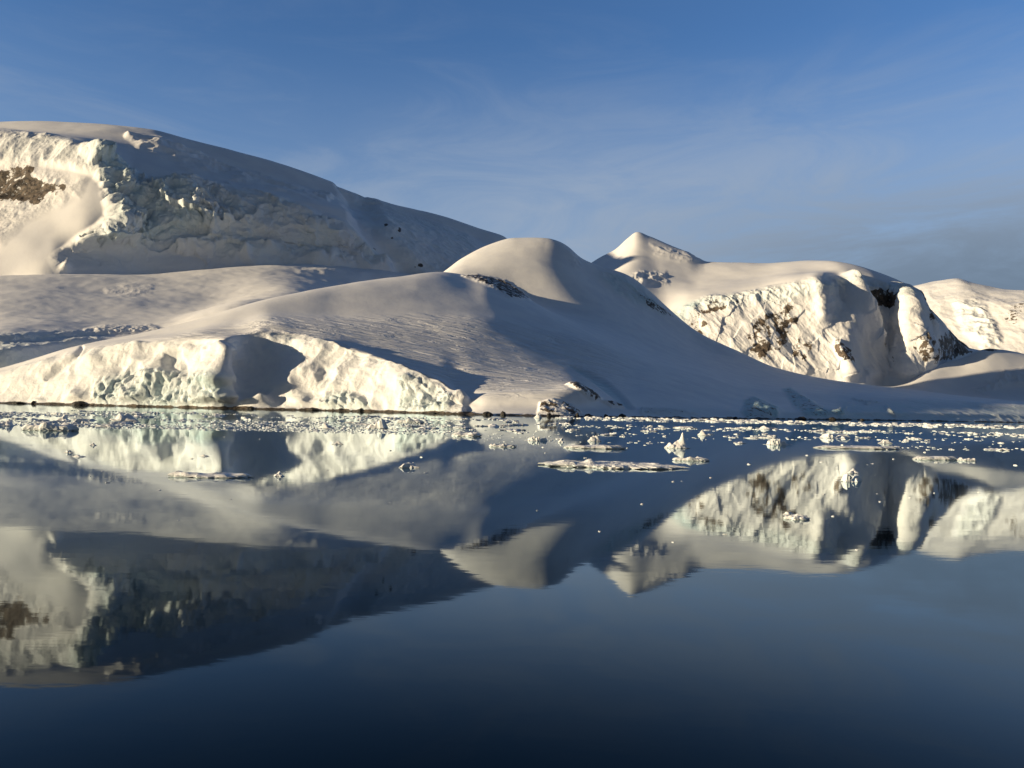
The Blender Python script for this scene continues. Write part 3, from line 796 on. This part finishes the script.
def make_plain():
    s0 = line([(640, 402), (700, 396), (740, 390), (780, 386), (850, 392), (900, 398), (1024, 408), (1450, 424)], [(640, 2800), (1450, 2850)])
    s1 = line([(640, 398), (700, 392), (740, 384), (780, 379), (850, 388), (900, 392), (950, 395), (1024, 398.5), (1450, 418)], [(640, 2920), (900, 3000), (960, 3080), (1450, 3200)])
    s2 = line([(640, 396), (700, 389), (740, 381), (780, 376.5), (850, 385.5), (890, 388), (910, 386), (930, 380), (960, 375), (990, 372), (1024, 375), (1450, 405)], [(640, 3020), (900, 3140), (960, 3240), (1450, 3380)])
    s3 = line([(640, 394), (700, 386), (740, 379), (780, 374.5), (850, 384), (890, 387), (905, 384), (920, 375), (935, 367), (950, 361), (965, 357), (978, 351), (990, 348.5), (1005, 350), (1024, 354), (1100, 368), (1450, 398)],
              [(640, 3100), (900, 3230), (930, 3300), (960, 3370), (1450, 3600)])
    s4 = s3.copy(); s4[:, 1] += 14; s4[:, 2] += 300
    P = sheet([s0, s1, s2, s3, s4, ('z', -10.0, 900.0, s3)], 660, 1440, 800, [10, 40, 60, 14, 8], smooth=(2.0, 3.0))
    u, v = to_pix(P)
    n = normals(P)
    w = 10 * fbm(P, 160, 3, off=3)
    br = pmask(u, v, [(1005, 372), (1024, 368), (1060, 374), (1060, 384), (1010, 384), (985, 392), (975, 390)], 4, w * 0.4)
    d = 5 * fbm(P, 250, 3, 0.5, off=9) + br * 12 * fbm(P, 60, 4, 0.6, ridged=True, off=4)
    P = P + n * d[..., None]
    rk = 0.7 * pmask(u, v, [(980, 349), (1004, 346), (1008, 350), (985, 352)], 1.5, w * 0.15)
    o = grid_mesh('snow_plain', P, m_far, dict(rock=rk, ice=0.1 * br, rough=0.5 * br, wind=rk * 0))
    tag(o, 'low sunlit snow plain with a smooth mound below the rocky cliffs', 'snow field', kind='structure')


make_front_hill()
make_field()
make_big_mountain()
make_right_range()
make_far_ridge()
make_plain()


# ------------------------------------------------------------------ floating ice and shore boulders
def ice_material():
    m = bpy.data.materials.new('floating_ice')
    m.use_nodes = True
    t = m.node_tree
    bs = t.nodes['Principled BSDF']
    geo = N(t, 'ShaderNodeNewGeometry')
    sp = N(t, 'ShaderNodeSeparateXYZ')
    t.links.new(geo.outputs['Normal'], sp.inputs[0])
    n = N(t, 'ShaderNodeTexNoise', i_Scale=0.9, i_Detail=6.0, i_Roughness=0.65)
    t.links.new(geo.outputs['Position'], n.inputs['Vector'])
    snow = mix_col(t, n.outputs[0], (0.80, 0.82, 0.84), (0.88, 0.885, 0.89))
    ice = mix_col(t, n.outputs[0], (0.60, 0.71, 0.75), (0.80, 0.85, 0.86))
    t.links.new(mix_col(t, maprange(t, sp.outputs[2], 0.05, 0.5), ice, snow), bs.inputs['Base Color'])
    bs.inputs['Roughness'].default_value = 0.5
    b = N(t, 'ShaderNodeBump')
    b.inputs['Strength'].default_value = 0.5
    b.inputs['Distance'].default_value = 0.3
    t.links.new(n.outputs[0], b.inputs['Height'])
    t.links.new(b.outputs[0], bs.inputs['Normal'])
    return m


def rock_material():
    m = bpy.data.materials.new('shore_rock')
    m.use_nodes = True
    t = m.node_tree
    bs = t.nodes['Principled BSDF']
    geo = N(t, 'ShaderNodeNewGeometry')
    n = N(t, 'ShaderNodeTexNoise', i_Scale=0.5, i_Detail=6.0, i_Roughness=0.65)
    t.links.new(geo.outputs['Position'], n.inputs['Vector'])
    t.links.new(mix_col(t, n.outputs[0], (0.010, 0.010, 0.011), (0.045, 0.040, 0.036)), bs.inputs['Base Color'])
    bs.inputs['Roughness'].default_value = 0.75
    return m


m_ice = ice_material()
m_rock = rock_material()


def mesh_of(name, V, F, mat, smooth=True):
    me = bpy.data.meshes.new(name)
    me.from_pydata([tuple(map(float, p)) for p in V], [], F)
    me.polygons.foreach_set('use_smooth', np.full(len(F), smooth))
    me.materials.append(mat)
    me.update()
    return me


def disc_mesh(name, seed, fn, na=44, nr=10, aspect=1.0, rough=0.22, thick=0.5):
    """irregular slab: outline of radius about 1, top height fn(x, y, edge), undercut sides going under the water"""
    g = np.random.default_rng(seed)
    th = np.linspace(0, 2 * np.pi, na, endpoint=False)
    rad = np.ones(na)
    for k in range(2, 9):
        rad += rough / k ** 0.8 * g.normal() * np.cos(k * th + g.uniform(0, 6.28))
    rad += 0.04 * g.normal(size=na)
    rad = np.clip(rad, 0.45, 1.6)
    V, F = [(0, 0, fn(0.0, 0.0, 0.0))], []
    for i in range(1, nr + 1):
        e = i / nr
        for j in range(na):
            r = rad[j] * e
            x, y = r * math.cos(th[j]), aspect * r * math.sin(th[j])
            V.append((x, y, fn(x, y, e)))
    zt = [V[1 + (nr - 1) * na + j][2] for j in range(na)]
    rs = np.convolve(np.concatenate([rad[-3:], rad, rad[:3]]), np.ones(7) / 7, 'valid')
    for e, zf, za in ((1.02, 0.62, 0.0), (0.99, 0.25, 0.0), (0.96, 0.0, 0.0), (0.97, 0.0, -0.08), (0.85, 0.0, -thick)):
        for j in range(na):
            rr = (0.5 * rad[j] + 0.5 * rs[j]) * e * (1 + 0.05 * g.normal())
            V.append((rr * math.cos(th[j]), aspect * rr * math.sin(th[j]), zt[j] * zf + za))
    R_ = nr + 5
    for j in range(na):
        F.append((0, 1 + j, 1 + (j + 1) % na))
    for i in range(R_ - 1):
        for j in range(na):
            a = 1 + i * na + j
            b_ = 1 + i * na + (j + 1) % na
            F.append((a, a + na, b_ + na, b_))
    F.append(tuple(1 + (R_ - 1) * na + j for j in range(na)))
    return mesh_of(name, V, F, m_ice, smooth=False)


def noise2(x, y, s, off):
    return float(perlin(np.array([x * s + off]), np.array([y * s + off * 1.3]), np.array([off * 0.7]))[0])


def floe_fn(seed, h, bump):
    def fn(x, y, e):
        edge = 1.0 - 0.5 * max(0.0, (e - 0.8) / 0.2) ** 2
        return max(0.03, h * edge * (1 + 0.6 * noise2(x, y, 2.2, seed)) + bump * max(0.0, noise2(x, y, 3.1, seed + 9)) ** 1.5)
    return fn


def chunk_fn(seed, h, power=1.2):
    g = np.random.default_rng(seed)
    pk = [(g.uniform(-0.5, 0.5), g.uniform(-0.5, 0.5), g.uniform(0.5, 1.0), g.uniform(0.22, 0.5)) for _ in range(4)]

    def fn(x, y, e):
        z = 0.25
        for (px_, py_, a, w) in pk:
            z = max(z, a * max(0.0, 1 - (math.hypot(x - px_, y - py_) / (w * 2)) ** power))
        z += 0.28 * noise2(x, y, 2.7, seed + 3)
        return max(0.05, h * z * (1 - 0.75 * max(0.0, (e - 0.55) / 0.45) ** 2))
    return fn


floe_meshes = [disc_mesh('ice_floe', 100 + k, floe_fn(11 + k, 0.055, 0.10), aspect=0.75, thick=0.3) for k in range(7)]
chunk_meshes = [disc_mesh('ice_chunk', 200 + k, chunk_fn(31 + k, 0.75), na=26, nr=7, aspect=0.8, rough=0.3, thick=0.5) for k in range(9)]


def put(mesh, name, u, v, wpx, hpx, depth=0.75, rot=None, yaw_free=True):
    """an ice piece whose front waterline is at pixel row v, wpx wide and hpx high in the photograph's scale"""
    x, y = on_water(u, v)
    k = y / FPX
    half = wpx * k / 2
    zmax = max(p.co.z for p in mesh.vertices)
    o = bpy.data.objects.new(name, mesh)
    COL.objects.link(o)
    o.scale = (half, half * depth, hpx * k / zmax)
    o.location = (x, y + half * depth * 0.75, 0.0)
    o.rotation_euler = (0, 0, rot if rot is not None else 0.0)
    return o


def own(seed, fn, **kw):
    return disc_mesh('ice_floe', seed, fn, **kw)


def special_long(x, y, e):
    z = 0.075 + 0.03 * noise2(x, y * 3, 6.0, 3) + 0.015 * noise2(x, y * 3, 15.0, 7) - 0.015 * max(0, x)
    z += 0.10 * math.exp(-((x + 0.36) / 0.07) ** 2 - ((y + 0.05) / 0.10) ** 2) + 0.05 * math.exp(-((x - 0.62) / 0.05) ** 2 - ((y + 0.03) / 0.08) ** 2)
    z += 0.03 * math.exp(-((x + 0.72) / 0.12) ** 2)
    return max(0.02, z * (1 - 0.35 * max(0, (e - 0.85) / 0.15)))


def pinnacle(x, y, e):
    z = 0.18 + 0.9 * math.exp(-((x - 0.42) / 0.17) ** 2 - (y / 0.22) ** 2) + 0.42 * math.exp(-((x - 0.05) / 0.30) ** 2 - (y / 0.3) ** 2) \
        + 0.22 * math.exp(-((x + 0.65) / 0.22) ** 2 - (y / 0.3) ** 2)
    z += 0.10 * noise2(x, y, 4.0, 5)
    return max(0.03, z * (1 - 0.7 * max(0, (e - 0.7) / 0.3)))


def floe(u, v, w, h, label, mesh=None, depth=0.6, rot=0.0, name='ice_floe', cat='ice floe'):
    o = put(mesh, name, u, v, w, h, depth, rot)
    return tag(o, label, cat)


def heap_fn(seed, k=9):
    g = np.random.default_rng(seed)
    bl = [(g.uniform(-0.8, 0.8), g.uniform(-0.6, 0.6), g.uniform(0.35, 1.0), g.uniform(0.14, 0.32)) for _ in range(k)]

    def fn(x, y, e):
        z = 0.10
        for (bx, by, a, w_) in bl:
            if max(abs(x - bx), abs(y - by)) < w_:
                z = max(z, a * (1 + 0.25 * (x - bx) / w_))
        return max(0.04, (z + 0.10 * noise2(x, y, 5.0, seed)) * (1 - 0.85 * max(0, (e - 0.75) / 0.25)))
    return fn


FM, CM = floe_meshes, chunk_meshes
heap_a = disc_mesh('ice_chunk', 401, heap_fn(71), na=56, nr=16, aspect=0.8, rough=0.16, thick=0.4)
heap_b = disc_mesh('ice_chunk', 402, heap_fn(75, 6), na=56, nr=16, aspect=0.8, rough=0.16, thick=0.4)
long_mesh = own(301, special_long, na=110, nr=22, aspect=0.42, rough=0.07, thick=0.06)
flat2 = own(302, floe_fn(61, 0.08, 0.05), na=60, nr=12, aspect=0.35, rough=0.10, thick=0.08)
flat3 = own(303, floe_fn(62, 0.09, 0.09), na=60, nr=12, aspect=0.35, rough=0.12, thick=0.10)
pin = own(304, pinnacle, na=48, nr=14, aspect=0.6, rough=0.12, thick=0.2)
floe(621, 471, 141, 8.0, 'longest flat white ice floe, alone on open dark water', long_mesh, 1.15)
floe(595, 449.5, 60, 4.0, 'flat white floe just behind the longest floe', flat2, 1.0)
floe(679, 448.5, 26, 16, 'small white iceberg with a sharp leaning pinnacle', pin, 0.9, name='iceberg', cat='iceberg')
floe(693, 461.5, 34, 4.5, 'short flat floe in front of the pinnacle iceberg', flat3, 0.8)
floe(199, 479.5, 82, 6, 'flat white floe with a dark right end, in the reflected ice cliff', own(305, floe_fn(64, 0.075, 0.10), na=70, nr=12, aspect=0.3, rough=0.09, thick=0.08), 1.0)
floe(853, 482, 22, 8, 'brightest white ice block, before the reflection of the right range', heap_b, 0.7, name='ice_chunk', cat='ice chunk')
floe(855, 473.5, 12, 5, 'small white ice lump just behind the brightest block', CM[1], 0.7, name='ice_chunk', cat='ice chunk')
floe(940, 460.5, 44, 4, 'flat cream floe tapering right, near the right edge', flat2, 0.7, rot=0.03)
floe(970, 461, 19, 3.5, 'dark shaded slab at the tip of the tapering cream floe', FM[2], 0.6)
floe(278, 476.5, 12, 5, 'round half-shaded growler below the shadow on the ice cliff reflection', CM[2], 0.8, name='ice_chunk', cat='ice chunk')
floe(337, 444.5, 10, 3.2, 'dark-sided ice lump on the bright cliff reflection', CM[3], 0.8, name='ice_chunk', cat='ice chunk')
floe(409, 468, 18, 5.5, 'glassy pale blue growler on the grey hill reflection', CM[4], 0.8, name='ice_chunk', cat='ice chunk')
floe(800, 520, 24, 5, 'low white ice shard on the reflected right range, nearest of its kind', FM[1], 0.9)
floe(790, 515, 12, 3, 'tiny white ice lump beside the nearest low shard', CM[5], 0.8, name='ice_chunk', cat='ice chunk')
floe(704, 435.5, 11, 6, 'square white ice block right of the pinnacle iceberg', CM[6], 0.8, name='ice_chunk', cat='ice chunk')
floe(777, 445, 22, 6.5, 'heaped white ice blocks, highest heap in the right half', heap_a, 0.7, name='ice_chunk', cat='ice chunk')
floe(838, 438.5, 34, 5, 'broad knobbly white ice lump right of the highest heap', heap_b, 0.7, name='ice_chunk', cat='ice chunk')
floe(862, 449.5, 84, 3.2, 'very long thin strip of ice below the knobbly lump', flat2, 0.6, rot=0.02)
floe(886, 443.5, 12, 4, 'small square slab above the long thin ice strip', CM[3], 0.6, name='ice_chunk', cat='ice chunk')
floe(40, 431, 50, 9, 'biggest shaded blue slab in the brash at the left edge', flat3, 0.9, rot=0.1)
floe(3, 426, 16, 7, 'blue shaded lump cut by the left picture edge', CM[1], 0.8, name='ice_chunk', cat='ice chunk')
floe(61, 421, 16, 6, 'pointed pale ice lump behind the biggest shaded slab', CM[2], 0.8, name='ice_chunk', cat='ice chunk')
floe(80, 423, 14, 5, 'low blue-grey ice lump right of the pointed pale one', CM[4], 0.8, name='ice_chunk', cat='ice chunk')
floe(122, 421, 24, 8, 'dark blue ice block before the crevassed foot of the cliff', CM[5], 0.8, name='ice_chunk', cat='ice chunk')
floe(105, 427, 24, 3, 'thin dark slab in front of the dark blue block', FM[3], 0.7)
floe(326, 428.5, 16, 6, 'dark blue block in brash before the middle of the lit cliff', CM[6], 0.8, name='ice_chunk', cat='ice chunk')
floe(376, 429, 22, 11, 'large pale blue ice block in the brash, tallest there', CM[0], 0.8, name='ice_chunk', cat='ice chunk')
floe(409, 423.5, 26, 5, 'broad white slab right of the tallest pale blue block', flat3, 0.8)
floe(468, 436.5, 28, 5, 'dark-edged slab at the right end of the crowded brash', FM[5], 0.8)
floe(502, 447, 24, 3.5, 'white floe just past the right end of the crowded brash', FM[6], 0.7)
floe(538, 418, 8, 4.5, 'small white ice block at the foot of the shore rocks', CM[7], 0.8, name='ice_chunk', cat='ice chunk')
floe(594, 441.5, 12, 6, 'dark shaded lump behind the flat floe', CM[8], 0.8, name='ice_chunk', cat='ice chunk')
floe(536, 441, 22, 5, 'rough white ice heap left of the dark shaded lump', heap_a, 0.7, name='ice_chunk', cat='ice chunk')
floe(561, 442.5, 7, 4, 'small white knob between the rough heap and the dark lump', CM[2], 0.8, name='ice_chunk', cat='ice chunk')
for (u_, v_, w_, h_, lb) in ((92, 445.5, 8, 3, 'dark floating lump on the bright cliff reflection, far left'), (68, 453, 8, 3, 'dark lump with a pale streak, lower left of two dark lumps'),
                             (78, 457, 14, 2.2, 'thin dark sliver of ice below the two dark lumps at left'), (204, 456.5, 10, 2, 'thin dark sliver of ice above the dark-ended floe')):
    floe(u_, v_, w_, h_, lb, CM[int(u_) % 9], 0.6, name='ice_chunk', cat='ice chunk')


def scatter(n, group, label, sampler, wrange, flat=0.5, name='ice_chunk', cat='ice chunk', hmul=1.0):
    for i in range(n):
        u, v = sampler()
        w = wrange[0] + (wrange[1] - wrange[0]) * rng.beta(1.2, 2.4)
        is_flat = rng.random() < flat
        src = FM[rng.integers(7)] if is_flat else CM[rng.integers(9)]
        h = (0.06 * w + 0.8) if is_flat else w * rng.uniform(0.08, 0.20)
        o = put(src, name, u, v, w, h * hmul, rng.uniform(0.6, 1.0), rng.uniform(0, 6.28))
        tag(o, label, cat, group)


def band(u0, u1, offs, jit):
    def f():
        u = rng.uniform(u0, u1)
        return u, horizon(u) + offs[rng.integers(len(offs))] + rng.normal() * jit
    return f


def dense_left():
    u = rng.uniform(-30, 520)
    lim = 28 - 6 * max(0, (u - 430) / 90)
    return u, horizon(u) + rng.uniform(11, lim)


def chips():
    while True:
        u = rng.uniform(5, 1019)
        v = horizon(u) + rng.exponential(42) + 34
        if v < 580:
            return u, v


scatter(112, 'ice chunks in the crowded brash below the ice cliff', 'white ice chunk in the crowded brash below the lit ice cliff', dense_left, (5, 24), 0.65)
scatter(34, 'ice chunks in the strip along the shaded right shore', 'small white ice chunk in the bright strip along the shaded right shore', band(560, 1030, [8.2, 9.0], 0.4), (8, 22), 0.8)
scatter(60, 'ice chunks in loose lines off the right shore', 'white ice chunk in the loose lines of ice off the shaded right shore', band(510, 1030, [15.5, 17, 22, 24.5, 31], 0.8), (5, 24), 0.82)
scatter(50, 'tiny chips on the open water', 'tiny ice chip scattered on the open mirror-like water', chips, (2.2, 5.5), 0.6, name='ice_chip', cat='ice chip')


def brash():
    """the countless crumbs between the larger chunks, one object"""
    V, F = [], []
    base = 0
    def lump(x, y, rx, ry, h, rot):
        nonlocal base
        k = 7
        c, s_ = math.cos(rot), math.sin(rot)
        ring = [(rng.uniform(0.75, 1.2), 2 * math.pi * j / k + rng.uniform(-0.2, 0.2)) for j in range(k)]
        for e, z in ((1.0, -0.15), (0.92, h * 0.55), (0.5, h * rng.uniform(0.8, 1.1))):
            for r, t in ring:
                px_, py_ = r * e * rx * math.cos(t), r * e * ry * math.sin(t)
                V.append((x + c * px_ - s_ * py_, y + s_ * px_ + c * py_, z * (1 if e == 1.0 else rng.uniform(0.7, 1.2))))
        for i in range(2):
            for j in range(k):
                a, b_ = base + i * k + j, base + i * k + (j + 1) % k
                F.append((a, b_, b_ + k, a + k))
        F.append(tuple(base + 2 * k + j for j in range(k)))
        base += 3 * k
    def many(n, sampler, wr, keep=0.0, sc=0.02):
        for _ in range(n):
            u, v = sampler()
            x, y = on_water(u, v)
            if keep and noise2(x, y, sc, 4.4) < keep - 1:
                continue
            w = rng.uniform(*wr) ** 1.0 * y / FPX
            lump(x, y, w / 2, w / 2 * rng.uniform(0.4, 1.0), max(0.10, w * rng.uniform(0.05, 0.16)), rng.uniform(0, 3.1))
    many(5200, dense_left, (1.2, 5.0), 0.92, 0.012)
    many(900, band(560, 1030, [7.2, 7.8, 8.6, 9.4], 0.35), (2, 8), 0.9, 0.02)
    many(430, band(500, 1030, [15.0, 16.5, 18.0], 0.8), (1.5, 6), 0.95, 0.02)
    many(330, band(500, 1030, [22.5, 25.0, 31.0], 1.1), (1.5, 5), 0.98, 0.03)
    many(90, band(430, 560, [24, 27, 31], 2.0), (1.0, 3.5))
    me = mesh_of('brash_ice', V, F, m_ice, smooth=False)
    o = bpy.data.objects.new('brash_ice', me)
    COL.objects.link(o)
    tag(o, 'crumbs of broken ice crowding the water off the shore', 'brash ice', kind='stuff')


brash()

import bmesh
def boulder_mesh(seed):
    bm = bmesh.new()
    bmesh.ops.create_icosphere(bm, subdivisions=3, radius=1.0)
    co = np.array([v.co[:] for v in bm.verts])
    d = 1 + 0.45 * fbm(co, 0.9, 4, 0.55, off=seed) + 0.12 * fbm(co, 0.35, 2, off=seed + 3, ridged=True)
    co = co * d[:, None]
    for v_, c in zip(bm.verts, co):
        v_.co = c
    me = bpy.data.meshes.new('boulder')
    bm.to_mesh(me)
    bm.free()
    me.materials.append(m_rock)
    return me


b_meshes = [boulder_mesh(k) for k in range(5)]
for i, (u_, w_, h_) in enumerate(((20, 11, 2.0), (34, 5, 2.8), (80, 15, 3.8), (252, 9, 2.4), (314, 14, 2.4), (341, 5, 2.6), (361, 8, 3.0), (434, 10, 1.6),
                                   (488, 12, 3.0), (503, 6, 3.6), (549, 5, 3.0), (577, 5, 3.4), (588, 7, 2.8), (606, 5, 2.6), (622, 8, 3.0), (735, 5, 1.8),
                                   (801, 10, 2.4), (832, 7, 2.6), (862, 5, 1.6))):
    ys = pchip([p[0] for p in SHORE_Y], [p[1] for p in SHORE_Y], np.array([u_]))[0]
    p = pix(u_, horizon(u_) + CAM_H * FPX / ys, ys)
    k = ys / FPX
    o = bpy.data.objects.new('boulder', b_meshes[i % 5])
    COL.objects.link(o)
    o.location = (p[0], ys - 0.3 * w_ * k * 0.5, 0.0)
    o.scale = (w_ * k / 2, w_ * k / 2 * 0.8, h_ * k)
    o.rotation_euler = (0, 0, i * 1.3)
    if u_ < 470:
        tag(o, 'dark bare boulder on the waterline under the lit ice cliff', 'boulder', 'boulders under the ice cliff')
    elif u_ < 700:
        tag(o, 'dark boulder on the waterline of the low sunlit snow headland', 'boulder', 'boulders of the headland')
    else:
        tag(o, 'dark boulder on the waterline of the shaded right shore', 'boulder', 'boulders of the shaded shore')
